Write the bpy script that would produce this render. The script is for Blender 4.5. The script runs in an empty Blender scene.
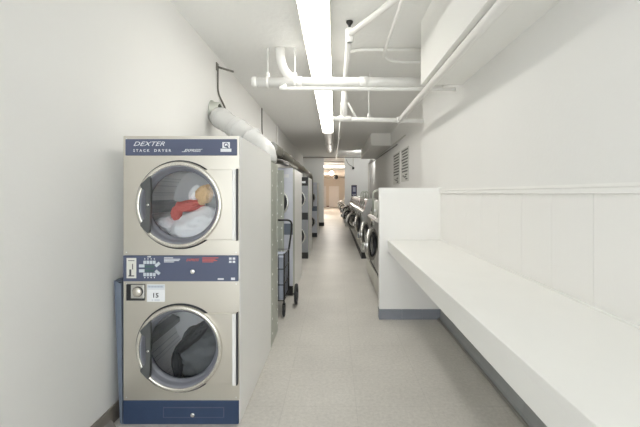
import bpy, bmesh, math, random
from mathutils import Vector, Matrix, noise

random.seed(7)
sc = bpy.context.scene
COL = sc.collection
PI = math.pi

# ------------------------------------------------------------------ camera numbers
F = 365.0            # focal length in pixels of a 640 wide frame
VX, VY = 335.0, 193.3
CAMZ = 1.56

# ------------------------------------------------------------------ materials
def mat(name, color, rough=0.5, metal=0.0, spec=0.5, bump=0.0, bscale=60.0, var=0.0, vscale=6.0,
        coat=0.0, emit=None, estr=0.0, detail=3.0, stretch=None):
    m = bpy.data.materials.new(name); m.use_nodes = True
    nt = m.node_tree; b = nt.nodes['Principled BSDF']
    b.inputs['Base Color'].default_value = (*color, 1)
    b.inputs['Roughness'].default_value = rough
    b.inputs['Metallic'].default_value = metal
    b.inputs['Specular IOR Level'].default_value = spec
    b.inputs['Coat Weight'].default_value = coat
    tc = nt.nodes.new('ShaderNodeTexCoord')
    src = tc.outputs['Object']
    if stretch:
        mp = nt.nodes.new('ShaderNodeMapping'); mp.inputs['Scale'].default_value = stretch
        nt.links.new(src, mp.inputs['Vector']); src = mp.outputs['Vector']
    if var > 0:
        n = nt.nodes.new('ShaderNodeTexNoise'); n.inputs['Scale'].default_value = vscale
        n.inputs['Detail'].default_value = 4
        nt.links.new(src, n.inputs['Vector'])
        mx = nt.nodes.new('ShaderNodeMix'); mx.data_type = 'RGBA'
        mx.inputs['A'].default_value = (*[max(0, c*(1-var)) for c in color], 1)
        mx.inputs['B'].default_value = (*[min(1, c*(1+var)) for c in color], 1)
        nt.links.new(n.outputs['Fac'], mx.inputs['Factor'])
        nt.links.new(mx.outputs['Result'], b.inputs['Base Color'])
    if bump > 0:
        n2 = nt.nodes.new('ShaderNodeTexNoise'); n2.inputs['Scale'].default_value = bscale
        n2.inputs['Detail'].default_value = detail
        nt.links.new(src, n2.inputs['Vector'])
        bp = nt.nodes.new('ShaderNodeBump'); bp.inputs['Strength'].default_value = bump
        bp.inputs['Distance'].default_value = 0.01
        nt.links.new(n2.outputs['Fac'], bp.inputs['Height'])
        nt.links.new(bp.outputs['Normal'], b.inputs['Normal'])
    if emit:
        b.inputs['Emission Color'].default_value = (*emit, 1)
        b.inputs['Emission Strength'].default_value = estr
    return m

M = {}
M['wall'] = mat('wall_paint', (.82, .815, .80), .75, bump=.08, bscale=35, var=.02, vscale=1.5)
M['wall_rear'] = mat('rear_wall_paint', (.80, .81, .80), .7, bump=.08, bscale=35, var=.03, vscale=1.5)
M['panel'] = mat('panel_paint', (.86, .85, .83), .55, bump=.06, bscale=50, stretch=(1, 1, .1))
M['trim'] = mat('trim_paint', (.87, .865, .845), .45)
M['ceil'] = mat('ceiling_stucco', (.88, .88, .865), .9, bump=.55, bscale=16, detail=6)
M['soffit'] = mat('soffit_paint', (.84, .835, .81), .8, bump=.15, bscale=25)
M['counter'] = mat('counter_paint', (.86, .855, .83), .38, bump=.04, bscale=30, var=.02, vscale=5)
M['pipe'] = mat('pipe_paint', (.84, .835, .81), .45, bump=.08, bscale=40)
M['conduit'] = mat('conduit_paint', (.66, .65, .61), .5)
M['greypipe'] = mat('grey_conduit', (.36, .35, .33), .5)
M['basetile'] = mat('cove_tile', (.235, .25, .285), .4, var=.12, vscale=9)
M['basetile2'] = mat('cove_tile_grey', (.36, .375, .38), .4, var=.1, vscale=9)
M['baffle'] = mat('drum_baffle', (.42, .43, .44), .5)
M['grout'] = mat('grout', (.42, .42, .42), .8)
M['leftbase'] = mat('vinyl_base', (.23, .205, .18), .5, var=.25, vscale=14)
M['leftbase2'] = mat('vinyl_base_toe', (.27, .25, .225), .55, var=.25, vscale=18)
M['blackbase'] = mat('black_base', (.02, .018, .018), .5)
M['steel'] = mat('brushed_steel', (.665, .63, .56), .36, metal=.85, var=.03, vscale=3, bump=.03, bscale=90, stretch=(.08, 1, 1))
M['steel2'] = mat('washer_steel', (.42, .415, .395), .33, metal=.9, var=.05, vscale=4)
M['chrome'] = mat('chrome', (.80, .79, .77), .12, metal=1)
M['washring'] = mat('washer_door_ring', (.55, .54, .52), .2, metal=1)
M['ring'] = mat('door_ring', (.80, .77, .70), .25, metal=.9)
M['cream'] = mat('cabinet_enamel', (.90, .90, .89), .4, var=.01)
M['blue'] = mat('blue_panel', (.085, .10, .165), .42, spec=.5)
M['bluebase'] = mat('navy_kick_panel', (.032, .055, .115), .5, spec=.4, bump=.1, bscale=60, var=.15, vscale=12)
M['bluesheet'] = mat('blue_grey_sheet', (.15, .18, .235), .5)
M['print'] = mat('white_print', (.78, .79, .82), .6)
M['redprint'] = mat('red_print', (.65, .13, .10), .6)
M['label'] = mat('cream_label', (.73, .72, .66), .6)
M['paper'] = mat('paper', (.82, .83, .85), .7)
M['ink'] = mat('ink', (.08, .08, .09), .7)
M['greyink'] = mat('grey_ink', (.42, .44, .52), .7)
M['button'] = mat('button', (.60, .65, .70), .45)
M['display'] = mat('display', (.07, .13, .13), .3)
M['black'] = mat('black_plastic', (.018, .018, .02), .45)
M['rubber'] = mat('rubber', (.035, .036, .042), .5)
M['gasket'] = mat('gasket', (.21, .215, .245), .4)
M['hinge'] = mat('hinge_grey', (.10, .105, .105), .45, metal=.3)
M['galv'] = mat('galvanised', (.52, .54, .49), .45, metal=.5, var=.12, vscale=9)
M['duct'] = mat('duct_metal', (.30, .29, .265), .30, metal=1.0, var=.15, vscale=8)
M['wrap'] = mat('duct_wrap', (.66, .66, .65), .22, bump=.5, bscale=14, detail=5)
M['rivet'] = mat('rivet', (.85, .86, .84), .3, metal=.6)
M['wire'] = mat('wire', (.20, .19, .17), .5)
M['white_cloth'] = mat('white_cotton', (.90, .91, .93), .9, bump=.3, bscale=30)
M['red_cloth'] = mat('red_cotton', (.62, .16, .14), .9, bump=.3, bscale=30)
M['yellow_cloth'] = mat('peach_cotton', (.80, .55, .30), .9, bump=.3, bscale=30)
M['black_cloth'] = mat('charcoal_cotton', (.035, .037, .042), .8, bump=.3, bscale=30)
M['grey_cloth'] = mat('grey_cotton', (.13, .14, .15), .8, bump=.3, bscale=30)
M['liner'] = mat('cart_liner', (.40, .44, .54), .7, bump=.2, bscale=40)
M['peach'] = mat('peach_paint', (.74, .68, .61), .8)
M['doorwhite'] = mat('door_paint', (.86, .83, .81), .5)
M['toe'] = mat('toe_black', (.02, .02, .02), .5)
M['pinkpanel'] = mat('pink_panel', (.42, .32, .30), .4)
M['lowerpanel'] = mat('washer_lower_panel', (.55, .545, .50), .4, metal=.4)
M['lens'] = mat('lens_lit', (.85, .83, .76), .35, emit=(1.0, .975, .92), estr=7.5)
M['lensoff'] = mat('lens_unlit', (.72, .71, .68), .35)
M['fixture'] = mat('fixture_enamel', (.72, .71, .66), .4)
M['globe'] = mat('globe_lit', (.9, .85, .75), .4, emit=(1.0, .95, .88), estr=330)
M['poster'] = mat('poster_dark', (.06, .06, .12), .5, var=.6, vscale=9)
M['poster2'] = mat('poster_light', (.35, .36, .45), .5, var=.4, vscale=12)
M['board'] = mat('notice_paper', (.60, .60, .57), .6)
M['boardrow'] = mat('notice_rows', (.10, .105, .10), .6)
M['rust'] = mat('rust_brown', (.12, .04, .025), .7)
M['dark'] = mat('dark_bronze', (.03, .028, .025), .4)

def floor_mat():
    m = bpy.data.materials.new('floor_tile'); m.use_nodes = True
    nt = m.node_tree; b = nt.nodes['Principled BSDF']
    tc = nt.nodes.new('ShaderNodeTexCoord')
    mp = nt.nodes.new('ShaderNodeMapping')
    mp.inputs['Location'].default_value = (-.155, -2.673, 0)
    nt.links.new(tc.outputs['Object'], mp.inputs['Vector'])
    br = nt.nodes.new('ShaderNodeTexBrick')
    br.offset = 0; br.squash = 1
    br.inputs['Scale'].default_value = 1
    br.inputs['Brick Width'].default_value = .535
    br.inputs['Row Height'].default_value = .535
    br.inputs['Mortar Size'].default_value = .0022
    br.inputs['Mortar Smooth'].default_value = .6
    br.inputs['Color1'].default_value = (.56, .54, .505, 1)
    br.inputs['Color2'].default_value = (.58, .56, .523, 1)
    br.inputs['Mortar'].default_value = (.48, .463, .433, 1)
    nt.links.new(mp.outputs['Vector'], br.inputs['Vector'])
    n = nt.nodes.new('ShaderNodeTexNoise'); n.inputs['Scale'].default_value = 38
    n.inputs['Detail'].default_value = 6; n.inputs['Roughness'].default_value = .75
    nt.links.new(tc.outputs['Object'], n.inputs['Vector'])
    n3 = nt.nodes.new('ShaderNodeTexNoise'); n3.inputs['Scale'].default_value = 1.7
    n3.inputs['Detail'].default_value = 3
    nt.links.new(tc.outputs['Object'], n3.inputs['Vector'])
    r = nt.nodes.new('ShaderNodeMapRange')
    r.inputs['From Min'].default_value = .3; r.inputs['From Max'].default_value = .7
    r.inputs['To Min'].default_value = .86; r.inputs['To Max'].default_value = 1.12
    nt.links.new(n.outputs['Fac'], r.inputs['Value'])
    r2 = nt.nodes.new('ShaderNodeMapRange')
    r2.inputs['From Min'].default_value = .3; r2.inputs['From Max'].default_value = .7
    r2.inputs['To Min'].default_value = .95; r2.inputs['To Max'].default_value = 1.05
    nt.links.new(n3.outputs['Fac'], r2.inputs['Value'])
    mu = nt.nodes.new('ShaderNodeMath'); mu.operation = 'MULTIPLY'
    nt.links.new(r.outputs['Result'], mu.inputs[0]); nt.links.new(r2.outputs['Result'], mu.inputs[1])
    vm = nt.nodes.new('ShaderNodeVectorMath'); vm.operation = 'SCALE'
    nt.links.new(br.outputs['Color'], vm.inputs[0]); nt.links.new(mu.outputs['Value'], vm.inputs['Scale'])
    nt.links.new(vm.outputs['Vector'], b.inputs['Base Color'])
    b.inputs['Roughness'].default_value = .42
    b.inputs['Specular IOR Level'].default_value = .16
    bp = nt.nodes.new('ShaderNodeBump'); bp.inputs['Strength'].default_value = .05
    bp.inputs['Distance'].default_value = .01
    nt.links.new(n3.outputs['Fac'], bp.inputs['Height'])
    nt.links.new(bp.outputs['Normal'], b.inputs['Normal'])
    return m
M['floor'] = floor_mat()

def glass_mat():
    m = bpy.data.materials.new('door_glass'); m.use_nodes = True
    nt = m.node_tree; nt.nodes.clear()
    out = nt.nodes.new('ShaderNodeOutputMaterial')
    t = nt.nodes.new('ShaderNodeBsdfTransparent'); t.inputs['Color'].default_value = (.97, .98, .98, 1)
    g = nt.nodes.new('ShaderNodeBsdfGlossy'); g.inputs['Roughness'].default_value = .05
    f = nt.nodes.new('ShaderNodeFresnel'); f.inputs['IOR'].default_value = 1.5
    mx = nt.nodes.new('ShaderNodeMixShader')
    nt.links.new(f.outputs['Fac'], mx.inputs['Fac'])
    nt.links.new(t.outputs['BSDF'], mx.inputs[1]); nt.links.new(g.outputs['BSDF'], mx.inputs[2])
    nt.links.new(mx.outputs['Shader'], out.inputs['Surface'])
    return m
M['glass'] = glass_mat()

def drum_mat():
    m = mat('drum_perforated', (.9, .9, .9), .6)
    nt = m.node_tree; b = nt.nodes['Principled BSDF']
    tc = nt.nodes.new('ShaderNodeTexCoord')
    v = nt.nodes.new('ShaderNodeTexVoronoi'); v.inputs['Scale'].default_value = 55
    v.inputs['Randomness'].default_value = 0
    nt.links.new(tc.outputs['Object'], v.inputs['Vector'])
    c = nt.nodes.new('ShaderNodeMapRange')
    c.inputs['From Min'].default_value = .25; c.inputs['From Max'].default_value = .35
    nt.links.new(v.outputs['Distance'], c.inputs['Value'])
    mx = nt.nodes.new('ShaderNodeMix'); mx.data_type = 'RGBA'
    mx.inputs['A'].default_value = (.60, .61, .63, 1); mx.inputs['B'].default_value = (.95, .95, .95, 1)
    nt.links.new(c.outputs['Result'], mx.inputs['Factor'])
    nt.links.new(mx.outputs['Result'], b.inputs['Base Color'])
    return m
M['drum'] = drum_mat()

# ------------------------------------------------------------------ mesh builder
class MB:
    def __init__(s): s.bm = bmesh.new()
    def box(s, x0, x1, y0, y1, z0, z1, bev=0.0, seg=2):
        b = s.bm
        vs = [b.verts.new((x, y, z)) for x in (x0, x1) for y in (y0, y1) for z in (z0, z1)]
        q = [(0,1,3,2),(4,6,7,5),(0,4,5,1),(2,3,7,6),(0,2,6,4),(1,5,7,3)]
        fs = [b.faces.new([vs[i] for i in f]) for f in q]
        if bev > 0:
            es = list({e for f in fs for e in f.edges})
            bmesh.ops.bevel(b, geom=es, offset=bev, segments=seg, affect='EDGES', profile=.5)
        return s
    def prism(s, pts, axis, a0, a1, bev=0.0):
        """pts: 2D polygon; axis 'x','y','z' = extrusion axis"""
        def P(p, a):
            if axis == 'y': return (p[0], a, p[1])
            if axis == 'x': return (a, p[0], p[1])
            return (p[0], p[1], a)
        b = s.bm
        A = [b.verts.new(P(p, a0)) for p in pts]; B = [b.verts.new(P(p, a1)) for p in pts]
        n = len(pts); fs = []
        fs.append(b.faces.new(A)); fs.append(b.faces.new(B[::-1]))
        for i in range(n):
            fs.append(b.faces.new((A[i], B[i], B[(i+1) % n], A[(i+1) % n])))
        if bev > 0:
            es = list({e for f in fs for e in f.edges})
            bmesh.ops.bevel(b, geom=es, offset=bev, segments=2, affect='EDGES', profile=.5)
        return s
    def lathe(s, prof, c=(0, 0, 0), axis='y', n=48, closed=False):
        """prof list of (r, a): radius and position on axis"""
        b = s.bm; rings = []
        for r, a in prof:
            ring = []
            if r < 1e-6:
                p = {'y': (0, a, 0), 'x': (a, 0, 0), 'z': (0, 0, a)}[axis]
                ring = [b.verts.new(Vector(p) + Vector(c))]
            else:
                for i in range(n):
                    t = 2*PI*i/n; u, v = r*math.cos(t), r*math.sin(t)
                    p = {'y': (u, a, v), 'x': (a, u, v), 'z': (u, v, a)}[axis]
                    ring.append(b.verts.new(Vector(p) + Vector(c)))
            rings.append(ring)
        rr = rings + ([rings[0]] if closed else [])
        for A, B in zip(rr[:-1], rr[1:]):
            for i in range(n):
                j = (i+1) % n
                if len(A) == 1 and len(B) == 1: continue
                if len(A) == 1: f = b.faces.new((A[0], B[i], B[j]))
                elif len(B) == 1: f = b.faces.new((A[i], B[0], A[j]))
                else: f = b.faces.new((A[i], B[i], B[j], A[j]))
                f.smooth = True
        return s
    def tube(s, pts, r, n=12, cap=True, radii=None):
        b = s.bm; pts = [Vector(p) for p in pts]; rings = []
        k = len(pts); prev = None
        for i, p in enumerate(pts):
            d = (pts[min(i+1, k-1)] - pts[max(i-1, 0)]).normalized()
            if prev is None:
                up = Vector((0, 0, 1)) if abs(d.z) < .9 else Vector((1, 0, 0))
                u = d.cross(up).normalized()
            else:
                u = (prev - d*prev.dot(d)).normalized()
            prev = u; v = d.cross(u)
            rad = radii[i] if radii else r
            rings.append([b.verts.new(p + u*rad*math.cos(2*PI*j/n) + v*rad*math.sin(2*PI*j/n)) for j in range(n)])
        for A, B in zip(rings[:-1], rings[1:]):
            for j in range(n):
                f = b.faces.new((A[j], A[(j+1) % n], B[(j+1) % n], B[j])); f.smooth = True
        if cap:
            b.faces.new(rings[0][::-1]); b.faces.new(rings[-1])
        return s
    def sphere(s, c, r, sx=1, sy=1, sz=1, u=16, v=10):
        ret = bmesh.ops.create_uvsphere(s.bm, u_segments=u, v_segments=v, radius=r,
              matrix=Matrix.Translation(c) @ Matrix.Diagonal((sx, sy, sz, 1)))
        for vv in ret['verts']:
            for f in vv.link_faces: f.smooth = True
        return s
    def plate_hole(s, x0, x1, z0, z1, cx, cz, r, y, depth=.012, n=64):
        """flat plate at y with a circular hole, the rim turned back by depth"""
        b = s.bm; inn, out = [], []
        angs = [2*PI*i/n for i in range(n)]
        for t in [math.atan2(z-cz, x-cx) % (2*PI) for x in (x0, x1) for z in (z0, z1)]:
            k = min(range(n), key=lambda i: abs(angs[i]-t)); angs[k] = t
        angs.sort()
        for t in angs:
            c, si = math.cos(t), math.sin(t)
            kx = ((x1-cx)/c if c > 1e-9 else (x0-cx)/c if c < -1e-9 else 1e9)
            kz = ((z1-cz)/si if si > 1e-9 else (z0-cz)/si if si < -1e-9 else 1e9)
            k = min(kx, kz)
            inn.append((cx+r*c, cz+r*si)); out.append((cx+k*c, cz+k*si))
        V = lambda p, yy: b.verts.new((p[0], yy, p[1]))
        O = [V(p, y) for p in out]; I = [V(p, y) for p in inn]
        O2 = [V(p, y+depth) for p in out]; I2 = [V(p, y+depth) for p in inn]
        m = len(angs)
        for i in range(m):
            j = (i+1) % m
            b.faces.new((O[i], O[j], I[j], I[i]))
            b.faces.new((I[i], I[j], I2[j], I2[i]))
            b.faces.new((O2[i], O2[j], O[j], O[i]))
            b.faces.new((I2[i], I2[j], O2[j], O2[i]))
        return s
    def move(s, v):
        bmesh.ops.translate(s.bm, verts=s.bm.verts, vec=v); return s
    def build(s, name, m, parent=None, loc=(0, 0, 0), rot=(0, 0, 0)):
        bmesh.ops.recalc_face_normals(s.bm, faces=s.bm.faces)
        me = bpy.data.meshes.new(name); s.bm.to_mesh(me); s.bm.free()
        for mm in (m if isinstance(m, (list, tuple)) else [m]): me.materials.append(mm)
        o = bpy.data.objects.new(name, me); COL.objects.link(o)
        o.location = loc; o.rotation_euler = rot
        if parent: o.parent = parent
        return o

def tag(o, label=None, cat=None, group=None, kind=None):
    if label: o['label'] = label
    if cat: o['category'] = cat
    if group: o['group'] = group
    if kind: o['kind'] = kind
    return o
def empty(name, loc, label, cat, group=None, rz=0):
    o = bpy.data.objects.new(name, None); COL.objects.link(o)
    o.location = loc; o.rotation_euler = (0, 0, rz); o.empty_display_size = .1
    return tag(o, label, cat, group)
def struct(name, mb, m): return tag(mb.build(name, m), kind='structure')
def copy_tree(o, parent=None):
    c = o.copy(); COL.objects.link(c)
    if parent: c.parent = parent
    for ch in list(o.children): copy_tree(ch, c)
    return c
def arc(c, r, a0, a1, n, plane):
    out = []
    for i in range(n+1):
        t = a0 + (a1-a0)*i/n; u, v = r*math.cos(t), r*math.sin(t)
        out.append({'xz': (c[0]+u, c[1], c[2]+v), 'yz': (c[0], c[1]+u, c[2]+v), 'xy': (c[0]+u, c[1]+v, c[2])}[plane])
    return out
def rounded(pts, r, n=5):
    """polyline with rounded corners"""
    pts = [Vector(p) for p in pts]; out = [pts[0]]
    for a, b, c in zip(pts[:-2], pts[1:-1], pts[2:]):
        d1 = (a-b); d2 = (c-b); k = min(r, d1.length*.49, d2.length*.49)
        p, q = b + d1.normalized()*k, b + d2.normalized()*k
        for i in range(n+1):
            t = i/n; out.append(p*(1-t)**2 + b*2*t*(1-t) + q*t*t)
    out.append(pts[-1]); return out

def text_mesh(body, size_w, size_h, m, parent, name, x, y, z, shear=0.0, bold=0.0, spacing=1.0):
    """lettering standing in the XZ plane facing -Y, its lower left corner at x,z"""
    cu = bpy.data.curves.new(name, 'FONT'); cu.body = body; cu.shear = shear
    cu.offset = bold; cu.space_character = spacing; cu.extrude = 0.0; cu.resolution_u = 2
    tmp = bpy.data.objects.new('tmp', cu); COL.objects.link(tmp)
    dg = bpy.context.evaluated_depsgraph_get(); dg.update()
    me = bpy.data.meshes.new_from_object(tmp.evaluated_get(dg))
    bpy.data.objects.remove(tmp); bpy.data.curves.remove(cu)
    xs = [v.co.x for v in me.vertices]; ys = [v.co.y for v in me.vertices]
    a, b_, c, d = min(xs), max(xs), min(ys), max(ys)
    bm = bmesh.new(); bm.from_mesh(me); bpy.data.meshes.remove(me)
    for v in bm.verts:
        v.co = Vector(((v.co.x-a)/(b_-a)*size_w, 0, (v.co.y-c)/(d-c)*size_h))
    ext = bmesh.ops.extrude_face_region(bm, geom=bm.faces[:])
    for v in [g for g in ext['geom'] if isinstance(g, bmesh.types.BMVert)]: v.co.y -= .0008
    mb = MB(); mb.bm.free(); mb.bm = bm; mb.move((x, y, z))
    return mb.build(name, m, parent)

# ------------------------------------------------------------------ the room
XL, XR, XR2, H = -1.515, 1.311, 1.65, 3.33
Y0, YP, YB, YF = -4.0, 4.53, 17.4, 42.0
FX0, FX1 = -2.0, 2.2
struct('floor', MB().box(-2.3, 2.5, Y0, YF+.3, -.1, 0), M['floor'])
struct('ceiling', MB().box(-2.3, 2.5, Y0, 27.5, H, H+.12), M['ceil'])
struct('ceiling_rear', MB().box(-2.3, 2.5, 27.5, YF+.3, H-.02, H+.12), M['peach'])
struct('wall_left', MB().box(XL-.25, XL, Y0, YB+.2, 0, H), M['wall'])

# right wall near the counter: thick block, grooved panelling below the rail
w = MB().box(XR+.012, XR2+.3, Y0, YP, 0, 1.57)
struct('wall_right', MB().box(XR, XR2+.3, Y0, 5.45, 1.56, H), M['wall'])
pn = MB()
seams = [YP]
y = 2.565
ys = sorted([2.565 + .357*k for k in range(-16, 6) if Y0 < 2.565 + .357*k < YP])
edges = [Y0] + ys + [YP]
for a, b in zip(edges[:-1], edges[1:]):
    pn.box(XR, XR+.02, a+.0014, b-.0014, .1, 1.565)
pn.box(XR+.006, XR2+.3, Y0, YP, 0, 1.562)
w.bm.free()
struct('wall_right_panelling', pn, M['panel'])
struct('wall_right_rear', MB().box(XR2, XR2+.25, YP, YB+.2, 0, H), M['wall'])
# rail along the right wall
r = MB().prism([(XR, 1.557), (XR-.016, 1.56), (XR-.016, 1.585), (XR-.022, 1.592), (XR-.022, 1.608), (XR, 1.608)], 'y', Y0, YP-.02)
struct('trim_1', r, M['trim'])
# partition: stub wall between counter and washers
struct('wall_partition', MB().box(.558, XR+.02, YP, YP+.10, 0, 1.61), M['panel'])
t = MB().box(.548, XR+.02, YP-.008, YP+.112, 1.595, 1.628, .004)
t.box(.55, .565, YP-.006, YP+.106, .125, 1.596, .002)
t.box(.566, XR, YP-.004, YP+.001, 1.56, 1.596)
struct('trim_2', t, M['trim'])
# cove base: partition and right wall, in separate tiles
b = MB()
for a, c in ((.548, .83), (.832, 1.08), (1.082, XR)):
    b.prism([(YP, .123), (YP-.007, .123), (YP-.010, .02), (YP-.022, .0), (YP, 0)], 'x', a, c)
b.box(.546, .56, YP-.01, YP+.11, 0, .123, .002)
struct('baseboard_partition', b, M['basetile'])
b = MB()
for k in range(31):
    a = YP - .012 - .25*(k+1); c = YP - .012 - .25*k - .002
    if a < Y0: break
    b.prism([(XR, .123), (XR-.006, .123), (XR-.010, .035), (XR-.022, 0), (XR, 0)], 'y', a, c)
struct('baseboard_right', b, M['basetile2'])
struct('trim_3', MB().tube([(XR-.032, Y0, .011), (XR-.032, YP-.03, .011)], .011, 8), M['greypipe'])
# left base: vinyl strip with a lighter toe
b = MB().prism([(XL, .115), (XL+.010, .115), (XL+.014, .05), (XL+.014, 0), (XL, 0)], 'y', Y0, YB-.02)
struct('baseboard_left', b, M['leftbase'])
b = MB().prism([(XL+.014, .045), (XL+.022, .042), (XL+.045, .012), (XL+.05, 0), (XL+.014, 0)], 'y', Y0, 2.44)
struct('trim_4', b, M['leftbase2'])

# soffits under the ceiling on the right
struct('soffit', MB().box(.8875, XR+.02, Y0, 3.77, 2.68, H+.01), M['soffit'])
struct('soffit_rear', MB().box(1.06, XR2+.02, 10.77, 15.0, 2.97, H+.01), M['soffit'])

# wall across the hall with the tall opening
OX0, OX1 = -.535, .465
struct('wall_back_left', MB().box(XL-.3, OX0, YB, YB+.2, 0, H), M['wall_rear'])
struct('wall_back_right', MB().box(OX1, XR2+.3, YB, YB+.2, 0, H), M['wall_rear'])
struct('baseboard_back_left', MB().box(XL, OX0+.012, YB-.012, YB+.212, 0, .17), M['blackbase'])
# second room behind the opening
struct('wall_far_left', MB().box(FX0-.2, FX0, YB+.2, YF, 0, H), M['peach'])
struct('wall_far_right', MB().box(FX1, FX1+.2, YB+.2, YF, 0, H), M['peach'])
struct('wall_far', MB().box(FX0-.2, FX1+.2, YF, YF+.2, 0, H), M['peach'])
for i, (a, c) in enumerate(((-.69, .46), (-1.55, -1.02))):
    d = bpy.data.objects.new('door_%d' % (i+1), None); COL.objects.link(d); d.location = ((a+c)/2, YF, 0); d['kind'] = 'structure'
    hw = (c-a)/2
    m = MB().box(-hw+.06, hw-.06, -.05, -.002, .02, 2.32)
    for zz in ((.25, 1.05), (1.2, 2.15)):
        m.box(-hw+.2, hw-.2, -.06, -.05, zz[0], zz[1], .004)
    m.build('door_leaf', M['doorwhite'], d)
    f = MB().box(-hw, -hw+.06, -.07, 0, 0, 2.38).box(hw-.06, hw, -.07, 0, 0, 2.38).box(-hw, hw, -.07, 0, 2.32, 2.38)
    f.build('door_frame', M['doorwhite'], d)
    MB().tube([(hw-.13, -.05, 1.0), (hw-.13, -.10, 1.0)], .02, 10).sphere((hw-.13, -.11, 1.0), .032).build('door_knob', M['chrome'], d)
struct('baseboard_far', MB().box(-.98, -.70, YF-.02, YF, 0, .12), M['rust'])

# ------------------------------------------------------------------ counter
ct = empty('counter', (XR, 0, 0), 'long white painted folding counter along the right wall', 'counter')
MB().box(.652-XR, -.001, Y0+.1, YP-.006, .94, .98, .004).build('counter_top', M['counter'], ct)
MB().box(.652-XR+.003, .652-XR+.028, Y0+.1, YP-.006, .838, .942, .003).build('front_apron', M['counter'], ct)
MB().box(-.014, -.001, Y0+.1, YP-.01, .979, .992, .004).build('back_bead', M['trim'], ct)
for yy in (-1.2, .2, 1.5, 2.8, 4.1):
    MB().prism([(-.001, .94), (-.56, .94), (-.56, .90), (-.06, .52), (-.001, .52)], 'y', yy-.02, yy+.02).build('bracket', M['trim'], ct)

# ------------------------------------------------------------------ fluorescent fixtures
def light_fixture(y0, y1, lit, label):
    o = empty('ceiling_light', (-.195, y0, 3.22), label, 'ceiling light', 'fluorescent fixtures in a line on the ceiling')
    L = y1-y0-.01; hw = .152
    h = MB().box(-hw+.03, hw-.03, .002, L-.002, .05, .108, .004)
    h.box(-hw, -hw+.012, .002, L-.002, .034, .075, .003).box(hw-.012, hw, .002, L-.002, .034, .075, .003).box(-hw+.01, hw-.01, .002, L-.002, .06, .075)
    h.build('housing', M['fixture'], o)
    m = MB(); pts = []
    for i in range(9):
        t = PI*i/8; pts.append((-(hw-.0125)*math.cos(t), .046 - .046*math.sin(t)**.55))
    m.prism(pts + [(hw-.0125, .05), (-hw+.0125, .05)], 'y', .0145, L-.0145)
    m.build('lens', M['lens'] if lit else M['lensoff'], o)
    for a in (0, L-.014):
        e = MB().prism([(-hw-.004, .07), (-hw-.004, .045), (-hw+.02, -.002), (hw-.02, -.002), (hw+.004, .045), (hw+.004, .07)], 'y', a, a+.014)
        e.build('end_cap', M['fixture'], o)
    return o
fy = [.29, 2.73, 5.17, 7.61, 10.05, 12.49, 14.93]
fl = ['unlit fluorescent ceiling fixture nearest the camera, directly overhead',
      'lit fluorescent ceiling fixture crossing the top edge of the picture',
      'lit fluorescent ceiling fixture passing above the white crossing pipes',
      'lit fluorescent ceiling fixture at the far end of the glowing row',
      'unlit grey ceiling fixture directly beyond the last glowing one',
      'unlit grey ceiling fixture farthest down the hall']
for k in range(6):
    light_fixture(fy[k], fy[k+1], 0 < k < 4, fl[k])

# ------------------------------------------------------------------ pipes
def pipe_thing(name, mb, m, label, cat='pipe', group=None):
    return tag(mb.build(name, m), label, cat, group)
# big wrapped crossing pipe with hangers and elbow
bp = empty('drain_pipe', (0, 4.45, 2.911), 'thick white pipe crossing below the ceiling, capped at its left end', 'pipe')
p = MB().tube([(-.99, 0, 0), (XR-.005, 0, 0)], .062, 20)
p.lathe([(.0, -1.012), (.058, -1.010), (.070, -1.0), (.070, -.955), (.062, -.95)], axis='x', n=20)
for xx in (-.45, .35): p.lathe([(.062, xx-.05), (.069, xx-.048), (.069, xx+.048), (.062, xx+.05)], axis='x', n=20)
p.build('pipe_run', M['pipe'], bp)
MB().tube(rounded([(-.67, .0, H-2.911), (-.665, 0, .29), (-.62, 0, .13), (-.50, 0, .03)], .14), .056, 18).build('elbow', M['pipe'], bp)
for xx in (-.82, -.49):
    MB().tube([(xx, 0, .07), (xx, 0, H-2.911)], .011, 8).lathe([(.028, .06), (.028, .095), (.018, .12), (.011, .125)], c=(xx, 0, 0), axis='z', n=12).lathe([(.066, xx-.018), (.071, xx-.016), (.071, xx+.016), (.066, xx+.018)], axis='x', n=20).build('hanger', M['pipe'], bp)
pipe_thing('water_pipe', MB().tube(rounded([(-.60, 4.40, 2.86), (-.60, 3.98, 2.70), (XR-.003, 3.98, 2.695)], .06), .021, 12), M['pipe'],
           'thin white pipe running just below the thick crossing pipe')
# sprinkler main with branch, riser and head
sp = empty('sprinkler_main', (.15, 3.74, 3.2), 'long white sprinkler pipe running down the hall beside the lights', 'pipe')
p = MB().tube([(0, -.06, 0), (-.02, 6, 0), (-.10, 13.9, 0)], .032, 14)
p.lathe([(.026, -.09), (.042, -.08), (.042, .05), (.026, .06)], c=(0, .02, 0), axis='z', n=16)
for yy in (3, 7): p.lathe([(.032, yy-.05), (.042, yy-.045), (.042, yy+.045), (.032, yy+.05)], c=(-.004*yy, 0, 0), n=14)
p.build('pipe_run', M['pipe'], sp)
MB().tube([(0, 0, -.01), (.34, -.64, -.01), (.738, -1.39, -.01)], .030, 14).build('branch', M['pipe'], sp)
MB().tube([(-.01, 1.66, 0), (-.01, 1.66, -.54)], .042, 14).lathe([(.042, -.14), (.055, -.13), (.055, .05), (.042, .06)], c=(-.01, 1.66, 0), axis='z', n=14).build('riser', M['pipe'], sp)
MB().tube([(0, .02, .05), (0, .02, .128)], .014, 12).lathe([(.016, .09), (.036, .118), (.036, .13), (0, .13)], c=(0, .02, 0), axis='z', n=16).build('sprinkler_head', M['dark'], sp)
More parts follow.
